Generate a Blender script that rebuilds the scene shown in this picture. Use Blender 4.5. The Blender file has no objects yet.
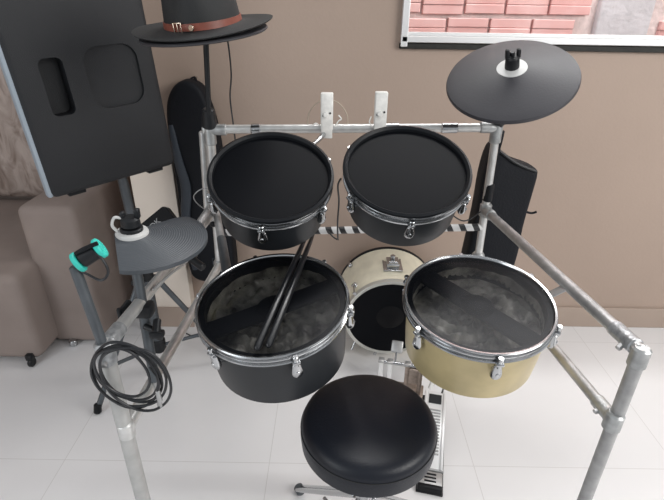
import bpy, bmesh, math, random
from mathutils import Vector, Matrix
random.seed(7)
PI = math.pi
sc = bpy.context.scene
COL = sc.collection
R = math.radians

# ------------------------------------------------------------------ materials
def new_mat(name):
    m = bpy.data.materials.new(name); m.use_nodes = True
    nt = m.node_tree
    return m, nt, nt.nodes['Principled BSDF']

def mat(name, col, rough=0.5, metal=0.0, spec=0.5, var=0.0, vscale=8.0, bump=0.0, bscale=60.0, coat=0.0, detail=3.0):
    m, nt, b = new_mat(name)
    b.inputs['Base Color'].default_value = (*col, 1)
    b.inputs['Roughness'].default_value = rough
    b.inputs['Metallic'].default_value = metal
    b.inputs['Specular IOR Level'].default_value = spec
    b.inputs['Coat Weight'].default_value = coat
    tc = nt.nodes.new('ShaderNodeTexCoord')
    if var > 0:
        n = nt.nodes.new('ShaderNodeTexNoise'); n.inputs['Scale'].default_value = vscale
        n.inputs['Detail'].default_value = detail
        nt.links.new(tc.outputs['Object'], n.inputs['Vector'])
        r = nt.nodes.new('ShaderNodeValToRGB')
        r.color_ramp.elements[0].position = 0.3; r.color_ramp.elements[1].position = 0.7
        r.color_ramp.elements[0].color = (*[max(0, c * (1 - var)) for c in col], 1)
        r.color_ramp.elements[1].color = (*[min(1, c * (1 + var)) for c in col], 1)
        nt.links.new(n.outputs['Fac'], r.inputs['Fac'])
        nt.links.new(r.outputs['Color'], b.inputs['Base Color'])
    if bump > 0:
        n2 = nt.nodes.new('ShaderNodeTexNoise'); n2.inputs['Scale'].default_value = bscale
        n2.inputs['Detail'].default_value = 4
        nt.links.new(tc.outputs['Object'], n2.inputs['Vector'])
        bp = nt.nodes.new('ShaderNodeBump'); bp.inputs['Strength'].default_value = bump
        bp.inputs['Distance'].default_value = 0.005
        nt.links.new(n2.outputs['Fac'], bp.inputs['Height'])
        nt.links.new(bp.outputs['Normal'], b.inputs['Normal'])
    return m

M = {}
M['wall'] = mat('tan wall paint', (0.365, 0.280, 0.229), 0.75, var=0.03, vscale=2.0, bump=0.12, bscale=90)
M['pilaster'] = mat('cream wall paint', (0.74, 0.66, 0.58), 0.7, var=0.02, vscale=3)
M['skirting'] = mat('tan tile skirting', (0.36, 0.282, 0.233), 0.35, var=0.04, vscale=3)
M['chrome'] = mat('chrome', (0.50, 0.51, 0.52), 0.2, 1.0)
M['steel'] = mat('brushed steel tube', (0.42, 0.42, 0.42), 0.38, 0.65, var=0.18, vscale=30, bump=0.15, bscale=120)
M['white_tube'] = mat('white scuffed tube', (0.60, 0.60, 0.59), 0.3, 0.6, var=0.12, vscale=40)
M['grey_tube'] = mat('grey tube', (0.36, 0.36, 0.36), 0.45, 0.4, var=0.15, vscale=40)
M['dark_tube'] = mat('dark grey tube', (0.085, 0.095, 0.105), 0.38, 0.35, var=0.15, vscale=25)
M['taped'] = mat('clear taped joint', (0.36, 0.37, 0.38), 0.35, 0.5, var=0.3, vscale=70, bump=0.3, bscale=90)
M['joint'] = mat('cast joint', (0.40, 0.41, 0.41), 0.4, 0.7, var=0.2, vscale=50, bump=0.3, bscale=80)
M['white_plate'] = mat('white plate', (0.78, 0.77, 0.74), 0.45, var=0.12, vscale=60)
M['black_plastic'] = mat('black plastic', (0.012, 0.013, 0.015), 0.42, spec=0.3)
M['black_rubber'] = mat('black rubber', (0.007, 0.008, 0.010), 0.4, spec=0.22, bump=0.1)
M['cymbal'] = mat('dark grey rubber cymbal', (0.036, 0.035, 0.041), 0.5, bump=0.05, bscale=200, var=0.1, vscale=9)
M['grey_ring'] = mat('pale grey plastic', (0.55, 0.55, 0.54), 0.4, var=0.05)
M['head'] = mat('black tom head', (0.004, 0.0045, 0.006), 0.5, spec=0.07)
M['black_shell'] = mat('satin black shell', (0.014, 0.016, 0.019), 0.42, var=0.15, vscale=10, spec=0.45)
M['gold_shell'] = mat('worn gold shell', (0.50, 0.41, 0.225), 0.33, 0.15, var=0.14, vscale=14)
M['cream_shell'] = mat('cream shell', (0.78, 0.73, 0.58), 0.35, var=0.09, vscale=18)
M['cream_hoop'] = mat('silver grey hoop', (0.62, 0.62, 0.58), 0.3, 0.5, var=0.08, vscale=20)
M['leather'] = mat('black vinyl', (0.007, 0.009, 0.015), 0.4, spec=0.35, bump=0.10, bscale=260)
M['felt'] = mat('black felt', (0.011, 0.012, 0.013), 0.7, bump=0.1, bscale=300)
M['brown'] = mat('brown leather', (0.20, 0.055, 0.035), 0.45, var=0.2, vscale=50)
M['brass'] = mat('pale brass', (0.75, 0.62, 0.50), 0.25, 1.0)
M['speaker'] = mat('black speaker plastic', (0.012, 0.013, 0.0155), 0.55, spec=0.4, bump=0.25, bscale=400, var=0.08, vscale=5)
M['speaker_dark'] = mat('black speaker recess', (0.010, 0.010, 0.012), 0.6)
M['speaker_edge_light'] = mat('blue grey painted edge light', (0.30, 0.35, 0.40), 0.4)  # black cabinet's bevel catching light, put into a paler colour
M['sofa'] = mat('brown suede', (0.30, 0.245, 0.220), 0.85, var=0.10, vscale=4, bump=0.2, bscale=200)
M['nylon'] = mat('black nylon', (0.007, 0.008, 0.011), 0.62, spec=0.2, bump=0.3, bscale=150)
M['nylon_sheen'] = mat('padded blue black nylon with sheen tint', (0.022, 0.030, 0.042), 0.5, bump=0.35, bscale=40)  # paler blue puts the strap's sheen into colour; also used for stitching
M['cable'] = mat('black cable', (0.012, 0.013, 0.016), 0.4)
M['wire'] = mat('pale wire', (0.45, 0.38, 0.30), 0.5)
M['teal'] = mat('teal plastic', (0.035, 0.52, 0.44), 0.4, var=0.15, vscale=90)
M['alu'] = mat('white aluminium', (0.80, 0.80, 0.80), 0.3, 0.35)
M['seal'] = mat('black window gap', (0.012, 0.012, 0.010), 0.7, bump=0.5, var=0.3, vscale=30)
M['module'] = mat('matt black housing', (0.005, 0.005, 0.006), 0.5, spec=0.12)
M['post'] = mat('scuffed light grey tube', (0.44, 0.44, 0.43), 0.4, 0.35, var=0.10, vscale=30)
M['mark'] = mat('grey print', (0.30, 0.30, 0.30), 0.5)
M['bronze'] = mat('dull bronze metal', (0.34, 0.28, 0.24), 0.4, 0.8, var=0.2, vscale=60)
M['stick'] = mat('black lacquered stick', (0.008, 0.009, 0.011), 0.3)
M['concrete'] = mat('grey concrete', (0.52, 0.50, 0.52), 0.9, var=0.12, vscale=14, bump=0.6, bscale=40)

def ringed_mat():
    m, nt, b = new_mat('ringed rubber pad')
    b.inputs['Base Color'].default_value = (0.060, 0.068, 0.078, 1)
    b.inputs['Roughness'].default_value = 0.45
    tc = nt.nodes.new('ShaderNodeTexCoord')
    w = nt.nodes.new('ShaderNodeTexWave'); w.wave_type = 'RINGS'; w.rings_direction = 'Z'
    w.inputs['Scale'].default_value = 70; w.inputs['Distortion'].default_value = 0.3
    nt.links.new(tc.outputs['Object'], w.inputs['Vector'])
    bp = nt.nodes.new('ShaderNodeBump'); bp.inputs['Strength'].default_value = 0.35; bp.inputs['Distance'].default_value = 0.0015
    nt.links.new(w.outputs['Fac'], bp.inputs['Height']); nt.links.new(bp.outputs['Normal'], b.inputs['Normal'])
    return m
M['ringed'] = ringed_mat()

def mesh_head_mat():
    m, nt, b = new_mat('black mesh head')
    b.inputs['Base Color'].default_value = (0.006, 0.007, 0.009, 1)
    b.inputs['Roughness'].default_value = 0.3
    b.inputs['Specular IOR Level'].default_value = 0.2
    t = nt.nodes.new('ShaderNodeBsdfTransparent'); t.inputs['Color'].default_value = (0.85, 0.85, 0.88, 1)
    mx = nt.nodes.new('ShaderNodeMixShader'); mx.inputs['Fac'].default_value = 0.36
    out = nt.nodes['Material Output']
    nt.links.new(t.outputs[0], mx.inputs[1]); nt.links.new(b.outputs[0], mx.inputs[2])
    nt.links.new(mx.outputs[0], out.inputs['Surface'])
    return m
M['mesh_head'] = mesh_head_mat()
M['foil'] = mat('crumpled lining', (0.62, 0.51, 0.40), 0.35, 0.2, var=0.9, vscale=26, bump=1.0, bscale=30, detail=6)

def glass_mat():
    m, nt, b = new_mat('window glass')
    t = nt.nodes.new('ShaderNodeBsdfTransparent'); g = nt.nodes.new('ShaderNodeBsdfGlossy')
    g.inputs['Roughness'].default_value = 0.02
    mx = nt.nodes.new('ShaderNodeMixShader'); mx.inputs['Fac'].default_value = 0.03
    nt.links.new(t.outputs[0], mx.inputs[1]); nt.links.new(g.outputs[0], mx.inputs[2])
    nt.links.new(mx.outputs[0], nt.nodes['Material Output'].inputs['Surface'])
    return m
M['glass'] = glass_mat()

def floor_mat():
    m, nt, b = new_mat('polished porcelain tiles')
    b.inputs['Roughness'].default_value = 0.13
    b.inputs['Specular IOR Level'].default_value = 0.45
    tc = nt.nodes.new('ShaderNodeTexCoord')
    mp = nt.nodes.new('ShaderNodeMapping'); mp.inputs['Location'].default_value = (0.211, -1.182 + 0.728 * 4, 0)
    nt.links.new(tc.outputs['Object'], mp.inputs['Vector'])
    br = nt.nodes.new('ShaderNodeTexBrick'); br.offset = 0.0; br.squash = 1.0
    br.inputs['Scale'].default_value = 1.0; br.inputs['Brick Width'].default_value = 0.728
    br.inputs['Row Height'].default_value = 0.728; br.inputs['Mortar Size'].default_value = 0.0016
    br.inputs['Mortar Smooth'].default_value = 0.3
    br.inputs['Color1'].default_value = (0.79, 0.78, 0.785, 1); br.inputs['Color2'].default_value = (0.80, 0.79, 0.795, 1)
    br.inputs['Mortar'].default_value = (0.65, 0.635, 0.63, 1)
    nt.links.new(mp.outputs[0], br.inputs['Vector'])
    n = nt.nodes.new('ShaderNodeTexNoise'); n.inputs['Scale'].default_value = 3.0; n.inputs['Detail'].default_value = 5
    nt.links.new(tc.outputs['Object'], n.inputs['Vector'])
    mx = nt.nodes.new('ShaderNodeMix'); mx.data_type = 'RGBA'; mx.blend_type = 'MULTIPLY'; mx.inputs[0].default_value = 0.10
    nt.links.new(br.outputs['Color'], mx.inputs[6]); nt.links.new(n.outputs['Fac'], mx.inputs[7])
    nt.links.new(mx.outputs[2], b.inputs['Base Color'])
    return m
M['floor'] = floor_mat()

def brick_mat():
    m, nt, b = new_mat('ridged clay brick')
    b.inputs['Roughness'].default_value = 0.85
    tc = nt.nodes.new('ShaderNodeTexCoord')
    n = nt.nodes.new('ShaderNodeTexNoise'); n.inputs['Scale'].default_value = 9
    nt.links.new(tc.outputs['Object'], n.inputs['Vector'])
    r = nt.nodes.new('ShaderNodeValToRGB')
    r.color_ramp.elements[0].position = 0.3; r.color_ramp.elements[0].color = (0.70, 0.38, 0.36, 1)
    r.color_ramp.elements[1].position = 0.75; r.color_ramp.elements[1].color = (0.78, 0.50, 0.48, 1)
    nt.links.new(n.outputs['Fac'], r.inputs['Fac']); nt.links.new(r.outputs['Color'], b.inputs['Base Color'])
    return m
M['brick'] = brick_mat()
M['mortar'] = mat('pale mortar', (0.78, 0.66, 0.64), 0.95, var=0.15, vscale=25, bump=0.8, bscale=50)

def plush_mat():
    m, nt, b = new_mat('crushed beige plush')
    b.inputs['Roughness'].default_value = 0.8
    tc = nt.nodes.new('ShaderNodeTexCoord')
    mp = nt.nodes.new('ShaderNodeMapping'); mp.inputs['Scale'].default_value = (9, 9, 3.2)
    nt.links.new(tc.outputs['Object'], mp.inputs['Vector'])
    n = nt.nodes.new('ShaderNodeTexNoise'); n.inputs['Scale'].default_value = 1.6; n.inputs['Detail'].default_value = 6; n.inputs['Distortion'].default_value = 1.2
    nt.links.new(mp.outputs[0], n.inputs['Vector'])
    r = nt.nodes.new('ShaderNodeValToRGB')
    r.color_ramp.elements[0].position = 0.34; r.color_ramp.elements[0].color = (0.26, 0.20, 0.17, 1)
    r.color_ramp.elements[1].position = 0.6; r.color_ramp.elements[1].color = (0.50, 0.42, 0.38, 1)
    nt.links.new(n.outputs['Fac'], r.inputs['Fac']); nt.links.new(r.outputs['Color'], b.inputs['Base Color'])
    bp = nt.nodes.new('ShaderNodeBump'); bp.inputs['Strength'].default_value = 0.8; bp.inputs['Distance'].default_value = 0.02
    nt.links.new(n.outputs['Fac'], bp.inputs['Height']); nt.links.new(bp.outputs['Normal'], b.inputs['Normal'])
    return m
M['plush'] = plush_mat()

def striped_bar_mat():
    m, nt, b = new_mat('white tube with black spiral tape')
    b.inputs['Roughness'].default_value = 0.4
    tc = nt.nodes.new('ShaderNodeTexCoord')
    sp = nt.nodes.new('ShaderNodeSeparateXYZ'); nt.links.new(tc.outputs['Object'], sp.inputs[0])
    a = nt.nodes.new('ShaderNodeMath'); a.operation = 'MULTIPLY_ADD'; a.inputs[1].default_value = 1.0
    nt.links.new(sp.outputs['X'], a.inputs[0])
    z = nt.nodes.new('ShaderNodeMath'); z.operation = 'MULTIPLY'; z.inputs[1].default_value = 0.5
    nt.links.new(sp.outputs['Z'], z.inputs[0]); nt.links.new(z.outputs[0], a.inputs[2])
    f = nt.nodes.new('ShaderNodeMath'); f.operation = 'PINGPONG'; f.inputs[1].default_value = 0.021
    nt.links.new(a.outputs[0], f.inputs[0])
    g = nt.nodes.new('ShaderNodeMath'); g.operation = 'GREATER_THAN'; g.inputs[1].default_value = 0.0115
    nt.links.new(f.outputs[0], g.inputs[0])
    mx = nt.nodes.new('ShaderNodeMix'); mx.data_type = 'RGBA'
    mx.inputs[6].default_value = (0.62, 0.62, 0.62, 1); mx.inputs[7].default_value = (0.018, 0.018, 0.02, 1)
    nt.links.new(g.outputs[0], mx.inputs[0]); nt.links.new(mx.outputs[2], b.inputs['Base Color'])
    return m
M['striped'] = striped_bar_mat()

# ------------------------------------------------------------------ mesh kit
def frame(t):
    t = t.normalized()
    u = Vector((0, 0, 1)) if abs(t.z) < 0.95 else Vector((0, 1, 0))
    a = t.cross(u).normalized(); b = t.cross(a).normalized()
    return a, b

class MB:
    def __init__(s): s.v = []; s.f = []
    def add(s, vs, fs):
        o = len(s.v); s.v += [tuple(v) for v in vs]; s.f += [tuple(i + o for i in f) for f in fs]; return s
    def rings(s, rings, cap0=True, cap1=True, loop=False):
        n = len(rings[0]); vs = [p for r in rings for p in r]; fs = []
        k = len(rings)
        for i in range(k if loop else k - 1):
            j = (i + 1) % k
            for q in range(n):
                w = (q + 1) % n
                fs.append((i * n + q, i * n + w, j * n + w, j * n + q))
        if not loop:
            if cap0: fs.append(tuple(range(n))[::-1])
            if cap1: fs.append(tuple(range((k - 1) * n, k * n)))
        return s.add(vs, fs)
    def tube(s, p0, p1, r0, r1=None, n=20):
        r1 = r0 if r1 is None else r1
        p0 = Vector(p0); p1 = Vector(p1); a, b = frame(p1 - p0)
        rr = []
        d = (p1 - p0).normalized(); L = (p1 - p0).length; c = min(min(r0, r1) * 0.25, L * 0.2)
        for p, r in ((p0, r0 - c), (p0 + d * c, r0), (p1 - d * c, r1), (p1, r1 - c)):
            rr.append([p + a * (r * math.cos(2 * PI * k / n)) + b * (r * math.sin(2 * PI * k / n)) for k in range(n)])
        return s.rings(rr)
    def sweep(s, pts, r, n=10, closed=False, sub=6, flat=None):
        P = [Vector(p) for p in pts]; Q = []; m = len(P); rad = []
        rf = r if isinstance(r, (list, tuple)) else [r] * m
        seg = m if closed else m - 1
        for i in range(seg):
            g = lambda k: P[k % m] if closed else P[min(max(k, 0), m - 1)]
            a, b, c, d = g(i - 1), g(i), g(i + 1), g(i + 2)
            for k in range(sub):
                t = k / sub
                Q.append(0.5 * ((2 * b) + (c - a) * t + (2 * a - 5 * b + 4 * c - d) * t * t + (3 * b - a - 3 * c + d) * t ** 3))
                rad.append(rf[i] * (1 - t) + rf[(i + 1) % m] * t)
        if not closed: Q.append(P[-1]); rad.append(rf[-1])
        rings = []; a = None
        for i, q in enumerate(Q):
            if closed: t = Q[(i + 1) % len(Q)] - Q[i - 1]
            else: t = Q[min(i + 1, len(Q) - 1)] - Q[max(i - 1, 0)]
            t.normalize()
            if a is None: a, _ = frame(t)
            else: a = (a - t * a.dot(t)).normalized()
            b = t.cross(a)
            ra, rb = rad[i], rad[i] * (flat or 1)
            rings.append([q + a * (ra * math.cos(2 * PI * k / n)) + b * (rb * math.sin(2 * PI * k / n)) for k in range(n)])
        return s.rings(rings, loop=closed)
    def lathe(s, prof, n=72, a0=0, a1=2 * PI, c=(0, 0, 0), loop=False, fz=None, sx=1.0, sy=1.0):
        full = abs(a1 - a0 - 2 * PI) < 1e-6
        k = n if full else n + 1; rings = []
        for i in range(k):
            t = a0 + (a1 - a0) * i / n
            rg = []
            for (r, z) in prof:
                dz = fz(r, t) if fz else 0
                rg.append(Vector((c[0] + sx * r * math.cos(t), c[1] + sy * r * math.sin(t), c[2] + z + dz)))
            rings.append(rg)
        m = len(prof); vs = [p for r in rings for p in r]; fs = []
        for i in range(k if full else k - 1):
            j = (i + 1) % k
            for q in range(m if loop else m - 1):
                w = (q + 1) % m
                fs.append((i * m + q, j * m + q, j * m + w, i * m + w))
        return s.add(vs, fs)
    def box(s, c, d, bev=0.0, rot=None, seg=2, taper=None):
        bm = bmesh.new(); bmesh.ops.create_cube(bm, size=1)
        for v in bm.verts:
            v.co = Vector((v.co.x * d[0], v.co.y * d[1], v.co.z * d[2]))
            if taper: taper(v)
        if bev > 0: bmesh.ops.bevel(bm, geom=bm.edges[:], offset=bev, segments=seg, profile=0.5, affect='EDGES')
        if rot: bm.transform(rot.to_4x4())
        bm.transform(Matrix.Translation(Vector(c)))
        bm.verts.index_update()
        s.add([v.co.copy() for v in bm.verts], [[v.index for v in f.verts] for f in bm.faces]); bm.free(); return s
    def prism(s, outline, p0, n, t, u, w):
        """outline (a,b) pairs in the plane p0 + a*u + b*w, thickened by t along n"""
        p0, n, u, w = map(Vector, (p0, n, u, w)); k = len(outline)
        vs = [p0 + u * a + w * b for a, b in outline] + [p0 + u * a + w * b + n * t for a, b in outline]
        fs = [tuple(range(k))[::-1], tuple(range(k, 2 * k))] + [(i, (i + 1) % k, k + (i + 1) % k, k + i) for i in range(k)]
        return s.add(vs, fs)
    def ball(s, c, r, n=12, sc=(1, 1, 1)):
        bm = bmesh.new(); bmesh.ops.create_uvsphere(bm, u_segments=n, v_segments=max(6, n // 2 + 2), radius=r)
        for v in bm.verts: v.co = Vector((v.co.x * sc[0], v.co.y * sc[1], v.co.z * sc[2])) + Vector(c)
        bm.verts.index_update()
        s.add([v.co.copy() for v in bm.verts], [[v.index for v in f.verts] for f in bm.faces]); bm.free(); return s
    def build(s, name, m, parent=None, world=False, smooth=True, ang=35, bevel=0):
        me = bpy.data.meshes.new(name)
        vs = s.v
        if world and parent is not None:
            inv = parent.matrix_basis.inverted()
            vs = [tuple(inv @ Vector(v)) for v in vs]
        me.from_pydata(vs, [], s.f)
        bm = bmesh.new(); bm.from_mesh(me); bmesh.ops.recalc_face_normals(bm, faces=bm.faces[:]); bm.to_mesh(me); bm.free()
        me.materials.append(m)
        if smooth:
            me.shade_smooth(); me.set_sharp_from_angle(angle=R(ang))
        o = bpy.data.objects.new(name, me); COL.objects.link(o)
        if parent is not None: o.parent = parent
        if bevel:
            bv = o.modifiers.new('bevel', 'BEVEL'); bv.width = bevel; bv.segments = 3; bv.limit_method = 'ANGLE'; bv.angle_limit = R(35)
        return o

def thing(name, label, cat, loc=(0, 0, 0), rot=(0, 0, 0), group=None):
    o = bpy.data.objects.new(name, None); COL.objects.link(o)
    o.empty_display_size = 0.05
    o.rotation_euler = rot; o.location = loc
    o.matrix_basis = Matrix.Translation(loc) @ o.rotation_euler.to_matrix().to_4x4()
    o['label'] = label; o['category'] = cat
    if group: o['group'] = group
    return o
def tag(o, label, cat, group=None):
    o['label'] = label; o['category'] = cat
    if group: o['group'] = group
    return o
def struct(name, mb, m, parent=None, bevel=0):
    o = mb.build(name, m, parent, smooth=False, bevel=bevel)
    if parent is None: o['kind'] = 'structure'
    return o
def V(*a): return Vector(a)

# ------------------------------------------------------------------ the room
WY = 2.05
WX0, WX1, WZ0, WZ1 = 0.266, 2.05, 1.333, 2.35
struct('floor', MB().box((0.2, 0.9, -0.02), (5.8, 4.6, 0.04)), M['floor'])
w = MB()
w.box(((-0.88 + WX0) / 2, WY + 0.07, 1.35), (WX0 + 0.88, 0.14, 2.7))
w.box(((WX0 + WX1) / 2, WY + 0.07, WZ0 / 2), (WX1 - WX0, 0.14, WZ0))
w.box(((WX0 + WX1) / 2, WY + 0.07, (WZ1 + 2.7) / 2), (WX1 - WX0, 0.14, 2.7 - WZ1))
w.box(((WX1 + 3.1) / 2, WY + 0.07, 1.35), (3.1 - WX1, 0.14, 2.7))
struct('wall_back', w, M['wall'])
struct('wall_alcove', MB().box((-1.8, 3.0, 1.35), (2.2, 0.1, 2.7)), M['wall'])
struct('wall_return', MB().box((-0.80, 2.57, 1.35), (0.12, 0.75, 2.7)), M['wall'])
struct('wall_left', MB().box((-2.75, 0.9, 1.35), (0.1, 4.6, 2.7)), M['wall'])
struct('trim_1', MB().box((-0.785, WY - 0.03, 0.435), (0.19, 0.06, 0.87), 0.003), M['pilaster'])
b = MB(); b.box((1.2, WY - 0.006, 0.058), (3.8, 0.012, 0.116), 0.003)
struct('baseboard_back', b, M['skirting'])
struct('baseboard_pilaster', MB().box((-0.785, WY - 0.064, 0.058), (0.195, 0.008, 0.116), 0.002), M['skirting'])

# window
wf = MB()
fw = 0.026
cx, cz = (WX0 + WX1) / 2, (WZ0 + WZ1) / 2
wf.box((WX0 + fw / 2 - 0.012, WY - 0.004, cz), (fw, 0.05, WZ1 - WZ0 + 0.03), 0.003)
wf.box((WX1 - fw / 2 + 0.012, WY - 0.004, cz), (fw, 0.05, WZ1 - WZ0 + 0.03), 0.003)
wf.box((cx, WY - 0.004, WZ0 + 0.012), (WX1 - WX0 + 0.02, 0.05, 0.022), 0.003)
wf.box((cx, WY + 0.005, WZ0 + 0.030), (WX1 - WX0 + 0.02, 0.03, 0.014), 0.003)
wf.box((cx, WY - 0.004, WZ1 - 0.012), (WX1 - WX0 + 0.02, 0.05, 0.026), 0.003)
wf.box((WX0 + 1.1, WY + 0.004, cz), (0.03, 0.04, WZ1 - WZ0), 0.003)
win = struct('window_1', wf, M['alu'])
struct('window_pane', MB().box((cx, WY + 0.012, cz), (WX1 - WX0 - 0.02, 0.004, WZ1 - WZ0 - 0.02)), M['glass'], win)
struct('window_gap', MB().box((cx, WY - 0.006, WZ0 - 0.013), (WX1 - WX0 + 0.03, 0.028, 0.020), 0.003), M['seal'], win)

# the neighbour's unfinished brick wall outside the window
BY = 2.72
bw = struct('wall_outside', MB().box((1.5, BY + 0.1, 1.3), (4.2, 0.16, 2.6)), M['mortar'])
bm_ = MB()
row = 0
z = 0.998
while z < 1.95:
    x = -0.2 + (0.13 if row % 2 else 0.0)
    while x < 3.3:
        L = 0.205 + random.uniform(-0.008, 0.008)
        if not (1.30 < x + L / 2 < 1.62):
            dz = random.uniform(-0.004, 0.004)
            for k in range(2):   # two raised ridges on every block
                bm_.box((x + L / 2, BY + 0.008 + random.uniform(-0.003, 0.003), z + 0.022 + k * 0.0435 + dz), (L - 0.003, 0.03, 0.0420), 0.003, seg=1)
        x += L + 0.010
    z += 0.108; row += 1
struct('brickwork', bm_, M['brick'], bw)
struct('concrete_column', MB().box((1.46, BY + 0.004, 1.3), (0.27, 0.05, 2.6), 0.008), M['concrete'], bw)

# ------------------------------------------------------------------ sofa
sofa = thing('sofa', 'brown suede sofa with crushed beige back cushion at the left edge, behind the speaker', 'sofa', (-1.7, 2.2, 0))
def soft_box(c, d, bev): return MB().box(c, d, bev, seg=5)
soft_box((-1.197, 2.265, 0.352), (0.245, 0.86, 0.69), 0.035).build('arm', M['sofa'], sofa, True)
soft_box((-1.785, 2.13, 0.240), (1.00, 0.90, 0.43), 0.04).build('seat', M['sofa'], sofa, True)
soft_box((-1.86, 2.66, 0.62), (1.08, 0.14, 1.10), 0.05).build('backrest', M['sofa'], sofa, True)
pl = MB()
nx, nz = 60, 50
vs = []; fs = []
for iz in range(nz + 1):
    for ix in range(nx + 1):
        u, q = ix / nx, iz / nz
        X = -2.35 + 1.04 * u; Z = 0.47 + 0.86 * q
        e = min(1, min(u, 1 - u) * 9, min(q, 1 - q) * 9)
        y = 2.585 - 0.085 * math.sqrt(max(0, 1 - (1 - e) ** 2)) - 0.012 * math.sin(X * 37 + 2.2 * math.sin(Z * 9)) * e - 0.008 * math.sin(Z * 23 + X * 19) * e
        vs.append((X, y, Z))
for iz in range(nz):
    for ix in range(nx):
        a = iz * (nx + 1) + ix; fs.append((a, a + 1, a + nx + 2, a + nx + 1))
pl.add(vs, fs)
o = pl.build('back_cushion', M['plush'], sofa, True)
sm = o.modifiers.new('solid', 'SOLIDIFY'); sm.thickness = 0.01; sm.offset = -1
for (fx, fy) in ((-1.22, 1.825), (-1.13, 2.62)):
    MB().tube((fx, fy, 0), (fx, fy, 0.03), 0.018).build('foot', M['chrome'], sofa, True)
for (fx, fy) in ((-1.33, 1.675), (-2.15, 1.675)):
    c = MB(); c.tube((fx - 0.010, fy, 0.021), (fx + 0.010, fy, 0.021), 0.021); c.box((fx, fy, 0.052), (0.028, 0.03, 0.030), 0.004)
    c.build('caster', M['black_plastic'], sofa, True)

# ------------------------------------------------------------------ loudspeaker and its stand
SW, SD, SH = 0.43, 0.27, 0.66
YAW, LEAN = R(45), R(3.8)
def spk_rot():
    return (Matrix.Rotation(YAW, 3, 'Z') @ Matrix.Rotation(-LEAN, 3, 'Y'))
Fm = V(-0.713, 1.530, 0.922)      # middle of the lower edge of the face turned to the camera
Rm = spk_rot()
sp = thing('speaker', 'large black loudspeaker with recessed handles, tilted on its pole at upper left', 'loudspeaker', Fm + Rm @ V(0, SD / 2, 0), Rm.to_euler())
def tp(v):
    if v.co.y > 0: v.co.x *= 0.62
def build_speaker():
    bm = bmesh.new(); bmesh.ops.create_cube(bm, size=1)
    for v in bm.verts:
        v.co = V(v.co.x * SW, v.co.y * SD, v.co.z * SH + SH / 2)
        if v.co.y > 0: v.co.x *= 0.60
    bmesh.ops.bevel(bm, geom=bm.edges[:], offset=0.022, segments=4, profile=0.5, affect='EDGES')
    bm.verts.index_update()
    m = MB().add([v.co.copy() for v in bm.verts], [[v.index for v in f.verts] for f in bm.faces]); bm.free()
    return m
cab = build_speaker().build('cabinet', M['speaker'], sp)
# real handle recesses, cut in the face
cutters = MB()
def slot(cx, cz, w, h, depth):
    k = 6; r = min(w, h) * 0.28; out = []
    for sx, sz, a0 in ((1, 1, 0), (-1, 1, 90), (-1, -1, 180), (1, -1, 270)):
        for i in range(k + 1):
            t = R(a0 + 90 * i / k); out.append((cx + sx * (w / 2 - r) + r * math.cos(t), cz + sz * (h / 2 - r) + r * math.sin(t)))
    return MB().prism(out, (0, -SD / 2 - 0.02, 0), (0, 1, 0), 0.02 + depth, (1, 0, 0), (0, 0, 1))
for (a, c, ww, hh, dd) in ((-0.102, 0.318, 0.066, 0.160, 0.05), (0.070, 0.325, 0.165, 0.180, 0.010)):
    ct = slot(a, c, ww, hh, dd).build('cut', M['speaker'], sp, smooth=False)
    bo = cab.modifiers.new('cut', 'BOOLEAN'); bo.operation = 'DIFFERENCE'; bo.object = ct; bo.solver = 'EXACT'
    bpy.context.view_layer.update()
    dg = bpy.context.evaluated_depsgraph_get()
    me = bpy.data.meshes.new_from_object(cab.evaluated_get(dg)); cab.modifiers.clear(); cab.data = me
    bpy.data.objects.remove(ct)
cab.data.shade_smooth(); cab.data.set_sharp_from_angle(angle=R(30))
# left bevel's caught light painted as a pale strip, feet and pole socket
MB().box((-SW / 2 + 0.0050, -SD / 2 + 0.020, SH / 2 - 0.004), (0.016, 0.030, SH - 0.02), 0.006, rot=None).build('edge_highlight', M['speaker_edge_light'], sp)
for fx in (-0.13, 0.14):
    MB().box((fx, -SD / 2 + 0.045, -0.004), (0.055, 0.05, 0.016), 0.004).build('foot', M['black_rubber'], sp)

PX, PY = -0.748, 1.672
st = thing('speaker_stand', 'dark grey tripod stand holding up the loudspeaker, in front of the sofa', 'speaker stand', (PX, PY, 0))
MB().tube((PX, PY, 0.10), (PX, PY, 0.50), 0.0225).build('pole', M['dark_tube'], st, True)
MB().tube((PX, PY, 0.48), (PX - 0.022, PY, 0.925), 0.0175).build('inner_pole', M['dark_tube'], st, True)
MB().tube((PX, PY, 0.46), (PX, PY, 0.53), 0.031).build('collar', M['black_plastic'], st, True)
k = MB(); k.tube((PX, PY - 0.03, 0.49), (PX, PY - 0.075, 0.49), 0.006); k.box((PX, PY - 0.08, 0.49), (0.05, 0.012, 0.02), 0.004)
k.build('knob', M['black_plastic'], st, True)
MB().tube((PX, PY, 0.10), (PX, PY, 0.165), 0.031).build('lower_hub', M['black_plastic'], st, True)
for fx, fy in ((-0.919 - PX, 1.403 - PY), (0.30, 0.06), (-0.19, 0.29)):
    u = V(fx, fy, 0).normalized()
    top = V(PX, PY, 0.475) + u * 0.03; ft = V(PX + fx, PY + fy, 0.012)
    leg = MB().tube(top, ft, 0.0115).build('leg', M['dark_tube'], st, True)
    MB().tube(ft + V(0, 0, 0.03) - u * 0.008, ft - V(0, 0, 0.010) + u * 0.001, 0.0145).build('rubber_foot', M['black_rubber'], leg, False)
    mid = top.lerp(ft, 0.66)
    MB().tube(V(PX, PY, 0.13) + u * 0.025, mid, 0.008).build('brace', M['dark_tube'], st, True)
for l in [o for o in st.children if o.name.startswith('leg')]:   # feet are given in world coordinates
    for c in l.children:
        for v in c.data.vertices: v.co -= Vector(st.location)

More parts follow.
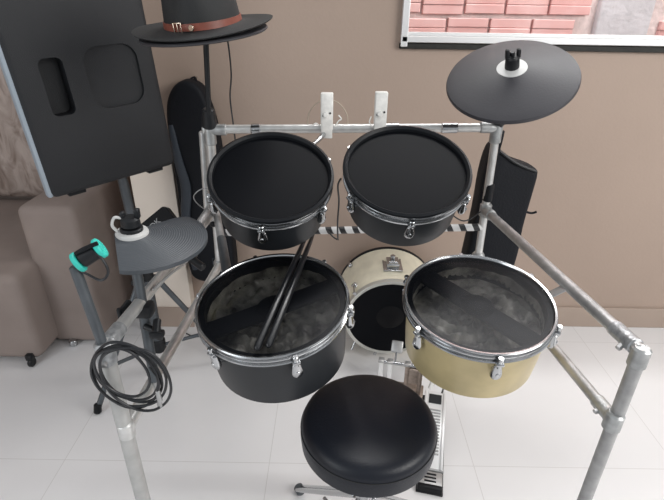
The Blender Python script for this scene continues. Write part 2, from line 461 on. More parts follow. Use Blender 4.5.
# ------------------------------------------------------------------ the home made rack
TR = 0.0125
CR, CL = V(0.519, 0.643, 0.944), V(-0.399, 0.676, 0.910)          # front corners
BR, BL = V(0.466, 1.365, 0.905), V(-0.366, 1.365, 0.885)          # rear rail joints
TRt, TLt = V(0.459, 1.365, 1.155), V(-0.352, 1.365, 1.137)        # top bar ends
rack = thing('drum_rack', 'home-made drum rack of silver and white metal tubes carrying all the drums', 'rack', (0.05, 1.0, 0))
def part(nm, m, f): mb = MB(); f(mb); return mb.build(nm, m, rack, True)
part('top_bar', M['white_tube'], lambda m: m.tube(TLt + V(-0.02, 0, 0), TRt + V(0.0, 0, 0), TR))
part('front_post', M['grey_tube'], lambda m: m.tube(CR + V(0, 0, -0.02), (CR.x - 0.003, CR.y - 0.003, 0.0), 0.0120))
part('front_post', M['post'], lambda m: m.tube(CL + V(0, 0, -0.02), (CL.x + 0.004, CL.y, 0.0), 0.0145))
# rear posts, cranked back towards the wall below the rails
LR, LL = V(0.514, 0.640, 0.791), V(-0.396, 0.676, 0.712)
DR, DL = V(0.468, 1.365, 0.745), V(-0.362, 1.365, 0.705)
part('rear_post', M['white_tube'], lambda m: m.tube(TRt, DR, 0.0115))
part('rear_post', M['white_tube'], lambda m: m.tube(TLt, DL, 0.0135))
part('rear_post', M['white_tube'], lambda m: m.tube(TLt + V(-0.026, 0.018, -0.01), BL + V(-0.022, 0.016, 0), 0.0105))
part('rear_leg', M['grey_tube'], lambda m: m.tube(DR, (0.500, 1.70, 0.0), 0.0115))
part('rear_leg', M['grey_tube'], lambda m: m.tube(DL, (-0.20, 1.72, 0.0), 0.0115))
part('side_rail', M['steel'], lambda m: m.tube(BR, CR, TR))
part('side_rail', M['white_tube'], lambda m: m.tube(BL, CL, TR))
part('lower_rail', M['steel'], lambda m: m.tube(DR, LR, 0.0115))
part('lower_rail', M['white_tube'], lambda m: m.tube(DL, LL, 0.0125))
part('lower_bar', M['striped'], lambda m: m.tube(V(-0.36, 1.365, 0.815), V(0.467, 1.365, 0.848), 0.0115))
for p, r, h in ((CR, 0.0152, 0.042), (CL, 0.0172, 0.050)):
    part('corner_joint', M['joint'] if p is CR else M['taped'], lambda m: m.tube(p + V(0, 0, -h * 0.75), p + V(0, 0, h * 0.22), r))
part('joint_sleeve', M['taped'], lambda m: m.tube(CR + (BR - CR) * 0.015, CR + (BR - CR) * 0.105, 0.0148))
part('joint_sleeve', M['taped'], lambda m: m.tube(CL + (BL - CL) * 0.015, CL + (BL - CL) * 0.09, 0.0148))
for p, d, u in ((LR, DR, V(0, 0, 1)), (LL, DL, V(0, 0, 1))):
    part('lower_joint', M['joint'] if p is LR else M['white_tube'], lambda m: (m.tube(p - u * 0.022, p + u * 0.018, 0.0158), m.tube(p, p + (d - p) * 0.075, 0.0138)))
for p, d in ((BR, CR), (BL, CL)):
    part('rear_joint', M['joint'], lambda m: (m.tube(p - V(0, 0, 0.022), p + V(0, 0, 0.022), 0.0175), m.tube(p, p + (d - p) * 0.07, 0.016)))
for p, s in ((TRt, -1), (TLt, 1)):
    part('top_joint', M['joint'], lambda m: (m.tube(p - V(0, 0, 0.045), p + V(0, 0, 0.016), 0.0165), m.tube(p, p + V(s * 0.05, 0, 0), 0.0158)))
for p, d in ((DR, 0), (DL, 0)):
    part('bottom_joint', M['joint'], lambda m: m.ball(p, 0.021))
part('tape_band', M['black_rubber'], lambda m: m.tube(BR + V(0, 0, 0.028), BR + V(0, 0, 0.085), 0.0138))
part('tape_band', M['black_rubber'], lambda m: m.tube(BL + V(0, 0, -0.045), BL + V(0, 0, -0.027), 0.0165))
part('bar_sleeve', M['chrome'], lambda m: m.tube((0.30, 1.365, 1.151), (0.35, 1.365, 1.1525), 0.0150))
part('bar_sleeve', M['chrome'], lambda m: m.tube((0.135, 1.365, 1.1475), (0.185, 1.365, 1.149), 0.0150))
part('bar_sleeve', M['chrome'], lambda m: m.tube((-0.235, 1.365, 1.139), (-0.205, 1.365, 1.140), 0.0160))
# bolts
for p, q in ((CR + (BR - CR) * 0.05, V(-0.02, -0.012, -0.012)), (CL + V(0, 0, -0.02), V(0.004, -0.024, -0.004)), (LR + (DR - LR) * 0.05, V(-0.017, -0.01, -0.006))):
    part('bolt', M['steel'], lambda m: (m.tube(p, p + q, 0.0055, n=6)))
# white mounting plates gripping the top bar
for px_, z0 in ((-0.020, 1.142), (0.128, 1.147)):
    def pf(m):
        m.box((px_, 1.345, z0 + 0.040), (0.031, 0.006, 0.120), 0.002)
        m.box((px_ - 0.0155, 1.356, z0 + 0.052), (0.003, 0.022, 0.096), 0.001)
        m.box((px_ + 0.0155, 1.356, z0 + 0.052), (0.003, 0.022, 0.096), 0.001)
        m.box((px_, 1.356, z0 + 0.0985), (0.031, 0.026, 0.005), 0.001)
        m.tube((px_ - 0.003, 1.345, z0 + 0.045), (px_ - 0.003, 1.334, z0 + 0.045), 0.0075)
    pp = part('mounting_plate', M['white_plate'], pf)
    pp['label'] = 'white drum mounting plate'
    hb = MB()
    for q in (-0.0095, 0.009): hb.tube((px_ + q, 1.3425, z0 + 0.046 + q * 0.4), (px_ + q, 1.3400, z0 + 0.046 + q * 0.4), 0.0028)
    hb.build('screw_hole', M['black_plastic'], pp, False)
for l in [o for o in rack.children if o.name.startswith('mounting_plate')]:
    for c in l.children:
        for v in c.data.vertices: v.co -= Vector(rack.location)
# mount post for the small teal device, left front
pt = part('accessory_post', M['dark_tube'], lambda m: m.tube(CL + V(-0.002, 0, 0.01), (CL.x - 0.016, CL.y, 1.072), 0.0088))
pt['label'] = 'dark grey upright tube on the left front corner'
# arms carrying drums, cymbals
part('cymbal_arm', M['black_plastic'], lambda m: (m.tube(TRt + V(0.006, -0.004, 0.0), (0.443, 1.272, 1.284), 0.0075), m.tube(TRt + V(0.002, -0.004, 0.010), TRt + V(0.000, -0.012, 0.046), 0.0185)))
part('cymbal_arm', M['black_plastic'], lambda m: (m.tube(TLt + V(0, 0, 0.0), (-0.312, 1.260, 1.384), 0.0070)))
part('arm_collar', M['black_plastic'], lambda m: m.tube(TLt + V(0.001, -0.002, 0.006), TLt + V(0.005, -0.012, 0.060), 0.0215, 0.017))

# ------------------------------------------------------------------ drums
def drum(name, label, loc, rot, rad, h, shell_m, head_m, lugs, group, rim_w=0.0, inside=False, bar=None):
    d = thing(name, label, 'drum', (0, 0, 0), rot, group)
    Rr = d.rotation_euler.to_matrix()
    base = Vector(loc) - Rr @ V(0, 0, h)          # loc is the centre of the head
    d.location = base; d.matrix_basis = Matrix.Translation(base) @ Rr.to_4x4()
    rs = rad - 0.007
    MB().lathe([(rs * 0.965 - 0.006, 0.0), (rs * 0.965, 0.0), (rs * 0.985, h * 0.3), (rs, h * 0.7), (rs, h - 0.008), (rs - 0.006, h - 0.008), (rs - 0.006, h * 0.5)], loop=True, n=96).build('shell', shell_m, d)
    # triple flanged hoop
    MB().lathe([(rad - 0.004, h - 0.020), (rad + 0.0025, h - 0.020), (rad + 0.0040, h - 0.018), (rad + 0.0030, h - 0.0155), (rad - 0.0015, h - 0.014), (rad - 0.0015, h - 0.0095), (rad + 0.0020, h - 0.0085), (rad + 0.0020, h - 0.0065), (rad - 0.0015, h - 0.0055), (rad - 0.0015, h - 0.002),
                (rad + 0.0025, h + 0.001), (rad + 0.0030, h + 0.003), (rad + 0.001, h + 0.0045), (rad - 0.003, h + 0.0035), (rad - 0.005, h + 0.0005), (rad - 0.005, h - 0.010)], loop=True, n=96).build('hoop', M['chrome'], d)
    MB().lathe([(0.0001, h + 0.001), (rad * 0.5, h + 0.001), (rad - 0.0055, h + 0.0005), (rad - 0.0055, h - 0.003), (0.0001, h - 0.0012)], n=96).build('head', head_m, d)
    if rim_w:
        MB().lathe([(rad - rim_w, h + 0.0015), (rad - rim_w * 0.8, h + 0.008), (rad - 0.001, h + 0.0125), (rad + 0.0045, h + 0.0105), (rad + 0.0050, h + 0.005), (rad, h + 0.003), (rad - 0.004, h + 0.0015)], loop=True, n=96).build('rubber_rim', M['black_rubber'], d)
    for a in lugs:
        a = R(a); u = V(math.cos(a), math.sin(a), 0); t = V(-math.sin(a), math.cos(a), 0)
        rotm = Matrix((u, t, V(0, 0, 1))).transposed()
        L = MB()
        L.box(u * (rad + 0.008) + V(0, 0, h - 0.015), (0.012, 0.016, 0.006), 0.002, rot=rotm)      # ear on the hoop
        L.tube(u * (rad + 0.008) + V(0, 0, h - 0.002), u * (rad + 0.009) + V(0, 0, h - 0.026), 0.0042, n=12)
        L.tube(u * (rad + 0.008) + V(0, 0, h + 0.001), u * (rad + 0.008) + V(0, 0, h - 0.005), 0.0058, n=12)
        # teardrop shaped lug on the shell
        L.rings([[u * (rad + 0.004) + V(0, 0, h + zq) + u * (rq * 0.8 * math.cos(2 * PI * kk / 16)) + t * (rq * math.sin(2 * PI * kk / 16)) for kk in range(16)] for zq, rq in ((-0.021, 0.004), (-0.024, 0.0078), (-0.032, 0.0090), (-0.042, 0.0112), (-0.050, 0.0116), (-0.056, 0.0090), (-0.059, 0.005))])
        L.tube(u * (rad - 0.010) + V(0, 0, h - 0.043), u * (rad + 0.004) + V(0, 0, h - 0.043), 0.0075, n=14)
        L.tube(u * (rad + 0.009) + V(0, 0, h - 0.042), u * (rad + 0.014) + V(0, 0, h - 0.042), 0.0042, n=12)
        L.build('lug', M['chrome'], d)
    if inside:
        MB().lathe([(rs + 0.0015, h - 0.0035), (rs + 0.0015, h - 0.0078), (rs - 0.0065, h - 0.0085), (rs * 0.965 - 0.0065, 0.004), (rs * 0.965 - 0.009, 0.004), (rs - 0.009, h - 0.0035)], loop=True, n=72).build('inner_wall', M['black_rubber'], d)
        ln = MB(); n = 60; rng = random.Random(int(rad * 1e4) + len(label))
        rr = rs * 0.93; zb = h - 0.052
        vs = [(0, 0, zb + 0.01)]; rows = 18
        for i in range(1, rows + 1):
            r = rr * min(1, i / (rows - 4.0)); zz = zb if i <= rows - 4 else zb + (i - rows + 4) / 4.0 * 0.03
            for k in range(n):
                a = 2 * PI * k / n
                dz = (0.012 * math.sin(9 * r / rr + 3 * a) * math.cos(5 * a + i) + rng.uniform(-0.007, 0.007)) * (1 if i < rows - 4 else 0.35)
                vs.append((r * math.cos(a) * (1 - abs(dz) * 0.6), r * math.sin(a) * (1 - abs(dz) * 0.6), zz + dz))
        fs = [(0, 1 + k, 1 + (k + 1) % n) for k in range(n)]
        for i in range(rows - 1):
            for k in range(n):
                a = 1 + i * n + k; b2 = 1 + i * n + (k + 1) % n
                fs.append((a, b2, b2 + n, a + n))
        ln.add(vs, fs).build('lining', M['foil'], d, smooth=True, ang=60)
        ba = R(bar); rb = Matrix.Rotation(ba, 3, 'Z')
        MB().box((0, 0, h - 0.022), (rs * 1.90, 0.050, 0.008), 0.002, rot=rb).build('crossbar', M['black_plastic'], d)
        MB().lathe([(0.0001, h - 0.006), (0.020, h - 0.007), (0.028, h - 0.010), (0.036, h - 0.017), (0.0001, h - 0.017)], n=40).build('trigger_cone', M['black_rubber'], d)
    return d

g6 = lambda s: [s + 60 * i for i in range(6)]
drum('tom_drum', 'left of the two black tom pads with solid black heads, under the top bar', (-0.141, 1.050, 1.104), (R(27), R(3), 0), 0.138, 0.112, M['black_shell'], M['head'], g6(-92), 'black toms', rim_w=0.008)
drum('tom_drum', 'right of the two black tom pads with solid black heads, above the cream kick drum', (0.167, 1.057, 1.121), (R(27), R(0), R(0)), 0.141, 0.114, M['black_shell'], M['head'], g6(-90), 'black toms', rim_w=0.008)
drum('snare_drum', 'deep black drum with see-through black mesh head and two sticks on it', (-0.124, 0.859, 0.894), (R(9.5), R(-4), 0), 0.160, 0.150, M['black_shell'], M['mesh_head'], g6(-70), None, inside=True, bar=26)
drum('floor_tom', 'gold drum with see-through black mesh head beside the right rail', (0.312, 0.862, 0.902), (R(9), R(-1), 0), 0.1545, 0.142, M['gold_shell'], M['mesh_head'], g6(-89), None, inside=True, bar=-49)

# brackets between the drums and the rack (parts of the rack)
part('mounting_arm', M['chrome'], lambda m: m.sweep([(-0.02, 1.365, 1.140), (-0.05, 1.30, 1.120), (-0.10, 1.215, 1.105), (-0.118, 1.175, 1.098)], 0.007))
part('mounting_arm', M['chrome'], lambda m: m.sweep([(0.128, 1.365, 1.148), (0.14, 1.30, 1.130), (0.16, 1.225, 1.115), (0.165, 1.185, 1.108)], 0.007))
bp = lambda a, b, w_: (lambda m: m.box((V(*a) + V(*b)) / 2, ((V(*b) - V(*a)).length, w_, 0.004), 0.001, rot=(V(*b) - V(*a)).to_track_quat('X', 'Z').to_matrix()))
part('bracket', M['steel'], bp((0.464, 0.885, 0.897), (0.503, 0.875, 0.933), 0.026))
part('bracket', M['grey_tube'], lambda m: m.tube((-0.355, 1.355, 0.905), (-0.255, 1.02, 0.855), 0.0105))
part('bracket', M['dark_tube'], lambda m: m.tube((-0.305, 1.19, 0.880), (-0.252, 1.01, 0.853), 0.0125))
part('bracket', M['grey_tube'], lambda m: m.tube((-0.372, 1.22, 0.905), (-0.352, 1.36, 0.93), 0.011))

# ------------------------------------------------------------------ drumsticks
def stick(p0, p1, label):
    p0, p1 = V(*p0), V(*p1); L = (p1 - p0).length; d = (p1 - p0).normalized(); a, b = frame(d)
    prof = [(0, 0.002), (0.003, 0.0055), (0.010, 0.0072), (L * 0.6, 0.0072), (L * 0.88, 0.0048), (L * 0.95, 0.003), (L * 0.965, 0.0036), (L * 0.985, 0.0044), (L, 0.0015)]
    m = MB().rings([[p0 + d * t + a * (r * math.cos(2 * PI * k / 16)) + b * (r * math.sin(2 * PI * k / 16)) for k in range(16)] for t, r in prof])
    o = m.build('drumstick', M['stick'])
    off = p0.copy(); o.location = off
    for v in o.data.vertices: v.co -= off
    return tag(o, label, 'drumstick', 'black drumsticks on the mesh head')
stick((-0.138, 0.710, 0.8810), (-0.058, 1.105, 0.9500), 'left of the two black drumsticks lying on the black mesh drum')
stick((-0.117, 0.716, 0.8830), (-0.042, 1.108, 0.9510), 'right of the two black drumsticks lying on the black mesh drum')

# ------------------------------------------------------------------ kick drum
KC = V(0.258, 1.735, 0.238)
kd = thing('kick_drum', 'small cream kick drum lying on its side against the wall, black head forward', 'drum', (0, 0, 0), (R(93.5), 0, 0))
KH = 0.245
kb = KC - kd.rotation_euler.to_matrix() @ V(0, 0, KH)
kd.location = kb; kd.matrix_basis = Matrix.Translation(kb) @ kd.rotation_euler.to_matrix().to_4x4()
r0, r1 = 0.222, 0.194
MB().lathe([(r0 - 0.006, 0.012), (r0, 0.012), (r1, KH - 0.02), (r1 - 0.006, KH - 0.02)], loop=True, n=96).build('shell', M['cream_shell'], kd)
MB().lathe([(r0 - 0.008, 0.0), (r0 + 0.0045, 0.0), (r0 + 0.0045, 0.012), (r0 - 0.003, 0.014)], loop=True, n=96).build('rear_hoop', M['black_rubber'], kd)
MB().lathe([(r1 - 0.010, KH - 0.026), (r1 + 0.003, KH - 0.026), (r1 + 0.005, KH - 0.022), (r1 + 0.004, KH - 0.001), (r1 + 0.000, KH + 0.001), (r1 - 0.005, KH - 0.001), (r1 - 0.010, KH - 0.002)], loop=True, n=96).build('front_hoop', M['cream_hoop'], kd)
MB().lathe([(0.0001, KH - 0.003), (r1 - 0.009, KH - 0.003), (r1 - 0.009, KH - 0.007), (0.0001, KH - 0.007)], n=96).build('head', M['head'], kd)
MB().lathe([(0.0001, KH - 0.0005), (0.056, KH - 0.0005), (0.060, KH - 0.003), (0.0001, KH - 0.003)], n=48, c=(0.0, 0.01, 0)).build('beater_patch', M['module'], kd)
MB().lathe([(0.0001, 0.004), (r0 - 0.008, 0.004), (r0 - 0.008, 0.002), (0.0001, 0.002)], n=64).build('rear_head', M['cream_shell'], kd)
for a in (38, 140, 195, 255, 315, -20):
    a = R(a)
    u = V(math.cos(a), math.sin(a), 0); t = V(-math.sin(a), math.cos(a), 0)
    L = MB(); rr = r1 + 0.004
    L.ball(u * (rr + 0.002) + V(0, 0, KH * 0.72), 0.012, 14, (1, 1, 1.2))
    L.tube(u * (rr + 0.012) + V(0, 0, KH * 0.72), u * (rr + 0.012) + V(0, 0, KH - 0.004), 0.0035, n=10)
    L.tube(u * (rr + 0.012) + V(0, 0, KH * 0.72) - t * 0.012, u * (rr + 0.012) + V(0, 0, KH * 0.72) + t * 0.012, 0.0055, n=10)
    L.box(u * (rr + 0.008) + V(0, 0, KH - 0.004), (0.02, 0.014, 0.008), 0.002, rot=Matrix((u, t, V(0, 0, 1))).transposed())
    L.build('lug', M['chrome'], kd)
    L2 = MB(); L2.ball(u * (r0 + 0.004) + V(0, 0, 0.035), 0.012, 12, (1, 1, 1.2)); L2.tube(u * (r0 + 0.008) + V(0, 0, 0.0), u * (r0 + 0.008) + V(0, 0, 0.04), 0.0035, n=10)
    L2.build('lug', M['chrome'], kd)
K2 = MB(); K2.box((0.006, r1 + 0.010, KH * 0.50), (0.084, 0.010, 0.100), 0.003); K2.box((0.006, r1 + 0.024, KH * 0.52), (0.054, 0.026, 0.062), 0.004)
K2.tube((0.006, r1 + 0.030, KH * 0.5), (0.006, r1 + 0.060, KH * 0.5), 0.011); K2.tube((-0.014, r1 + 0.040, KH * 0.62), (0.026, r1 + 0.040, KH * 0.62), 0.006)
K2.build('tom_bracket', M['chrome'], kd)
for s in (-1, 1):
    a = R(-90 + s * 40); u = V(math.cos(a), math.sin(a), 0)
    MB().tube(u * (r1 - 0.002) + V(0, 0, KH * 0.62), V(u.x * (r1 + 0.055), -0.222, KH * 0.80), 0.006).build('spur', M['chrome'], kd)

# ------------------------------------------------------------------ kick pedal
pd = thing('kick_pedal', 'silver bass drum pedal with ribbed footboard on the floor, right of the stool', 'pedal', (0.34, 1.08, 0), (0, 0, R(-12.2)))
MB().box((0, 0.215, 0.005), (0.090, 0.46, 0.008), 0.003).build('base_plate', M['black_plastic'], pd)
hp = MB().box((0, 0.032, 0.016), (0.082, 0.060, 0.016), 0.004).build('heel_plate', M['steel'], pd)
MB().box((0, -0.002, 0.014), (0.084, 0.020, 0.028), 0.005).build('heel_rubber', M['black_rubber'], pd)
for k in range(3):
    MB().box((0, 0.020 + k * 0.014, 0.0250), (0.040, 0.006, 0.003), 0.001).build('tread', M['black_rubber'], hp)
ang = math.atan2(0.075, 0.30); rx = Matrix.Rotation(ang, 3, 'X')
fb0 = V(0, 0.070, 0.022)
fbc = fb0 + rx @ V(0, 0.155, 0)
fbd = MB(); fbd.box(fbc, (0.078, 0.31, 0.007), 0.003, rot=rx)
for s in (-1, 1): fbd.box(fbc + rx @ V(s * 0.0355, 0, 0.004), (0.009, 0.31, 0.010), 0.002, rot=rx)
fb = fbd.build('footboard', M['alu'], pd); fb['label'] = 'silver footboard with ribbed treads'
for k in range(15):
    MB().box(fb0 + rx @ V(0, 0.055 + k * 0.0125, 0.0050), (0.046, 0.0058, 0.004), 0.0012, rot=rx).build('tread', M['grey_tube'], fb)
MB().box(fb0 + rx @ V(0, 0.278, 0.0050), (0.048, 0.040, 0.003), 0.001, rot=rx).build('name_panel', M['black_plastic'], fb)
MB().tube((-0.045, 0.071, 0.020), (0.045, 0.071, 0.020), 0.006).build('hinge', M['steel'], pd)
# mechanism toward the drum
for x0 in (-0.228, -0.192, -0.120, -0.065):
    MB().box((x0, 0.445, 0.080), (0.018, 0.024, 0.150), 0.004).build('upright', M['alu'] if x0 < -0.15 else M['bronze'], pd)
    MB().box((x0, 0.445, 0.156), (0.024, 0.028, 0.012), 0.003).build('upright_cap', M['steel'], pd)
MB().tube((-0.232, 0.445, 0.150), (0.030, 0.445, 0.150), 0.0075).build('axle', M['chrome'], pd)
MB().box((-0.145, 0.458, 0.008), (0.20, 0.075, 0.012), 0.003).build('clamp_plate', M['bronze'], pd)
MB().box((-0.092, 0.440, 0.105), (0.040, 0.020, 0.075), 0.003).build('cam', M['bronze'], pd)
MB().tube((-0.172, 0.447, 0.150), (-0.172, 0.500, 0.180), 0.004).build('beater_rod', M['chrome'], pd)
bt = MB(); bt.box((-0.172, 0.510, 0.185), (0.048, 0.030, 0.050), 0.005, rot=Matrix.Rotation(R(-35), 3, 'X')); bt.build('beater', M['steel'], pd)
MB().tube((0.028, 0.445, 0.010), (0.030, 0.395, 0.105), 0.005).build('chain', M['chrome'], pd)
MB().tube((-0.005, 0.43, 0.155), (-0.02, 0.405, 0.085), 0.004, 0.011).build('spring', M['white_plate'], pd)

# ------------------------------------------------------------------ throne
sx, sy, sz = 0.088, 0.785, 0.645
th = thing('drum_stool', 'round black padded drum stool with chrome legs in the foreground', 'stool', (sx, sy, 0))
Rs = 0.1515
MB().lathe([(0.0001, sz), (Rs * 0.75, sz - 0.001), (Rs * 0.86, sz - 0.0028), (Rs * 0.92, sz - 0.0065), (Rs * 0.965, sz - 0.013), (Rs * 0.99, sz - 0.022), (Rs, sz - 0.032), (Rs + 0.001, sz - 0.045), (Rs - 0.001, sz - 0.070), (Rs - 0.010, sz - 0.080), (0.0001, sz - 0.082)], n=96).build('cushion', M['leather'], th)
MB().lathe([(Rs * 0.985, sz - 0.0280), (Rs * 1.006, sz - 0.0280), (Rs * 1.006, sz - 0.0300), (Rs * 0.985, sz - 0.0300)], loop=True, n=96).build('seam', M['felt'], th)
MB().tube((0, 0, sz - 0.085), (0, 0, 0.16), 0.0125).build('column', M['chrome'], th)
MB().tube((0, 0, sz - 0.30), (0, 0, sz - 0.16), 0.021).build('column_sleeve', M['chrome'], th)
MB().box((0, 0, sz - 0.088), (0.12, 0.12, 0.010), 0.003).build('seat_plate', M['black_plastic'], th)
for a in (123, 37, -53, -143):
    u = V(math.cos(R(a)), math.sin(R(a)), 0); t = V(-u.y, u.x, 0)
    f = u * 0.335
    L = MB()
    for s in (-1, 1):
        L.tube(V(0, 0, 0.36) + u * 0.022 + t * (0.010 * s), f + V(0, 0, 0.022) + t * (0.010 * s), 0.0075, n=12)
    lg = L.build('leg', M['chrome'], th)
    MB().tube(f + V(0, 0, 0.016) - u * 0.014, f + V(0, 0, 0.016) + u * 0.016, 0.016).build('rubber_foot', M['dark_tube'], lg)
    MB().tube(V(0, 0, 0.17) + u * 0.014, V(0, 0, 0.36).lerp(f, 0.55) - V(0, 0, 0.01), 0.006).build('brace', M['chrome'], th)

# ------------------------------------------------------------------ cymbal pads
def dome(prof_r, hgt, th_, cup=0.022, cr=0.035):
    top = []; n = 14
    for i in range(n + 1):
        r = prof_r * i / n
        z = hgt * (1 - (r / prof_r) ** 1.25)
        top.append((max(r, 0.0001), z))
    bot = [(r, z - th_) for r, z in top[::-1]]
    return top[:-1] + [(prof_r - 0.002, top[-1][1]), (prof_r, top[-1][1] - th_ * 0.35), (prof_r, top[-1][1] - th_ * 0.7), (prof_r - 0.003, top[-1][1] - th_)] + bot[1:]
cy = thing('cymbal_pad', 'large round dark grey rubber cymbal pad at upper right, in front of the window', 'cymbal', (0.439, 1.262, 1.300), (R(27), R(-16), R(0)))
MB().lathe(dome(0.158, 0.034, 0.012), n=96).build('playing_surface', M['cymbal'], cy)
MB().lathe([(0.010, 0.033), (0.0355, 0.030), (0.037, 0.0265), (0.010, 0.026)], loop=True, n=48).build('cup_ring', M['grey_ring'], cy)
wn = MB(); wn.tube((0, 0, 0.022), (0, 0, 0.062), 0.0175, 0.0160); wn.box((-0.013, 0, 0.070), (0.009, 0.012, 0.026), 0.003); wn.box((0.014, 0, 0.066), (0.009, 0.012, 0.022), 0.003); wn.tube((0, 0.003, 0.06), (0, 0.003, 0.071), 0.006)
wn.build('wing_nut', M['black_plastic'], cy)
cy2 = thing('cymbal_pad', 'dark round cymbal pad under the black hat, at the top of the rack', 'cymbal', (-0.314, 1.257, 1.395), (R(6.5), R(-5), R(0)))
MB().lathe(dome(0.152, 0.008, 0.007), n=96).build('playing_surface', M['cymbal'], cy2)
MB().tube((0, 0, -0.022), (0, 0, 0.004), 0.014).build('mount', M['black_plastic'], cy2)

# hat
hat = thing('fedora_hat', 'black felt fedora with brown leather band, resting on the upper left cymbal pad', 'hat', (-0.311, 1.252, 1.402), (R(6.5), R(-5), R(0)))
def brimz(r, t):
    e = max(0, (r - 0.095) / 0.07)
    return 0.008 * e * e * (abs(math.cos(t)) ** 2) - 0.004 * e * (math.sin(t) < 0) * abs(math.sin(t))
MB().lathe([(0.082, 0.004), (0.100, 0.003), (0.130, 0.002), (0.158, 0.001), (0.162, 0.0025), (0.163, 0.0045), (0.158, 0.0058), (0.130, 0.0062), (0.100, 0.0085), (0.082, 0.014)], loop=True, n=96, fz=brimz, sx=1.01, sy=0.97).build('brim', M['felt'], hat)
def pinch(r, t):
    return 0.0
cr_ = MB(); prof = [(0.0915, 0.006), (0.0905, 0.02), (0.087, 0.05), (0.083, 0.085), (0.078, 0.118), (0.066, 0.132), (0.040, 0.126), (0.018, 0.112), (0.0001, 0.108)]
rings = []
for (r, zq) in prof:
    rg = []
    for k in range(64):
        t = 2 * PI * k / 64
        pin = 1 - 0.22 * max(0, (zq - 0.04) / 0.08) * math.exp(-((abs(math.degrees(t) - 235)) / 20.0) ** 2) - 0.22 * max(0, (zq - 0.04) / 0.08) * math.exp(-((abs(math.degrees(t) - 305)) / 20.0) ** 2)
        rg.append(V(r * pin * math.cos(t) * 0.97, r * pin * 1.06 * math.sin(t), zq))
    rings.append(rg)
cr_.rings(rings, cap0=False, cap1=True).build('crown', M['felt'], hat, ang=80)
MB().lathe([(0.0905, 0.0085), (0.0940, 0.0085), (0.0925, 0.0235), (0.0895, 0.0235)], loop=True, n=72, sx=0.97, sy=1.06).build('band', M['brown'], hat)
bk = MB()
ta = R(248); c0 = V(0.0935 * math.cos(ta), 0.0950 * 1.06 * math.sin(ta), 0.016); tt = V(-math.sin(ta), math.cos(ta), 0); uu = V(math.cos(ta), math.sin(ta), 0)
rm = Matrix((tt, uu, V(0, 0, 1))).transposed()
for q in (-0.010, 0.010): bk.box(c0 + tt * q, (0.0028, 0.003, 0.022), 0.001, rot=rm)
for q in (-0.010, 0.010): bk.box(c0 + V(0, 0, q), (0.020, 0.003, 0.0028), 0.001, rot=rm)
bk.box(c0, (0.0024, 0.003, 0.020), 0.0008, rot=rm)
bk.build('buckle', M['brass'], hat)
MB().box(c0 + tt * 0.022, (0.024, 0.003, 0.013), 0.001, rot=rm).build('strap_end', M['brown'], hat)
MB().tube(c0 + tt * 0.036 - uu * 0.002, c0 + tt * 0.036 + uu * 0.002, 0.0065).build('rivet', M['brass'], hat)

# wedge shaped ringed pad, lower left
hh = thing('wedge_cymbal_pad', 'wedge-shaped grey ringed cymbal pad at lower left with pale centre ring', 'cymbal', (-0.396, 0.860, 1.030), (R(2), R(2), R(0)))
Rw = 0.139
A0, A1 = R(-82), R(66)
def sector(mb):
    nr, na = 14, 40; top = []; bot = []
    for j in range(na + 1):
        t = A0 + (A1 - A0) * j / na
        # round the two outer corners
        e = min(j, na - j) / na
        rm_ = Rw * (1 - 0.13 * max(0, 1 - e * 14) ** 2) if j > na / 2 else Rw * (1 - 0.02 * max(0, 1 - e * 14) ** 2)
        rm_ *= 0.84 + 0.20 * math.sin((t - A0) / (A1 - A0) * PI * 0.62) 
        for i in range(nr + 1):
            r = 0.006 + (rm_ - 0.006) * i / nr
            zz = 0.018 * (1 - (i / nr) ** 1.2)
            p = V(r * math.cos(t), r * math.sin(t), zz)
            if t < R(-45): p.x -= 0.034 * (1 - i / nr) * min(1, (R(-45) - t) / R(30))
            top.append(p); bot.append(p - V(0, 0, 0.011 if i < nr else 0.008))
    n = len(top); k = nr + 1; f = []
    for j in range(na):
        for i in range(nr):
            a = j * k + i; f.append((a, a + 1, a + k + 1, a + k)); f.append((n + a, n + a + k, n + a + k + 1, n + a + 1))
        a = j * k + nr; f.append((a, a + k, n + a + k, n + a))
        a = j * k; f.append((a, n + a, n + a + k, a + k))
    for i in range(nr):
        f.append((i, n + i, n + i + 1, i + 1)); a = na * k + i; f.append((a, a + 1, n + a + 1, n + a))
    mb.add(top + bot, f)
    return mb
sector(MB()).build('playing_surface', M['ringed'], hh)
MB().lathe([(0.0001, 0.024), (0.018, 0.024), (0.030, 0.0215), (0.0315, 0.018), (0.031, 0.006), (0.0001, 0.004)], n=48).build('centre_ring', M['grey_ring'], hh)
k = MB(); k.tube((0, 0, 0.020), (0, 0, 0.030), 0.022); k.tube((0, 0, 0.030), (0, 0, 0.052), 0.019, 0.018); k.box((0.014, 0.004, 0.058), (0.010, 0.014, 0.020), 0.003); k.box((-0.013, 0.0, 0.055), (0.009, 0.014, 0.014), 0.003)
k.build('wing_nut', M['black_plastic'], hh)
MB().sweep([(-0.014, -0.004, 0.050), (-0.026, -0.008, 0.052), (-0.032, -0.010, 0.036), (-0.024, -0.008, 0.022)], 0.0030).build('cord_loop', M['grey_ring'], hh)
MB().tube((0, 0, -0.035), (0, 0, 0.010), 0.012).build('mount', M['black_plastic'], hh)
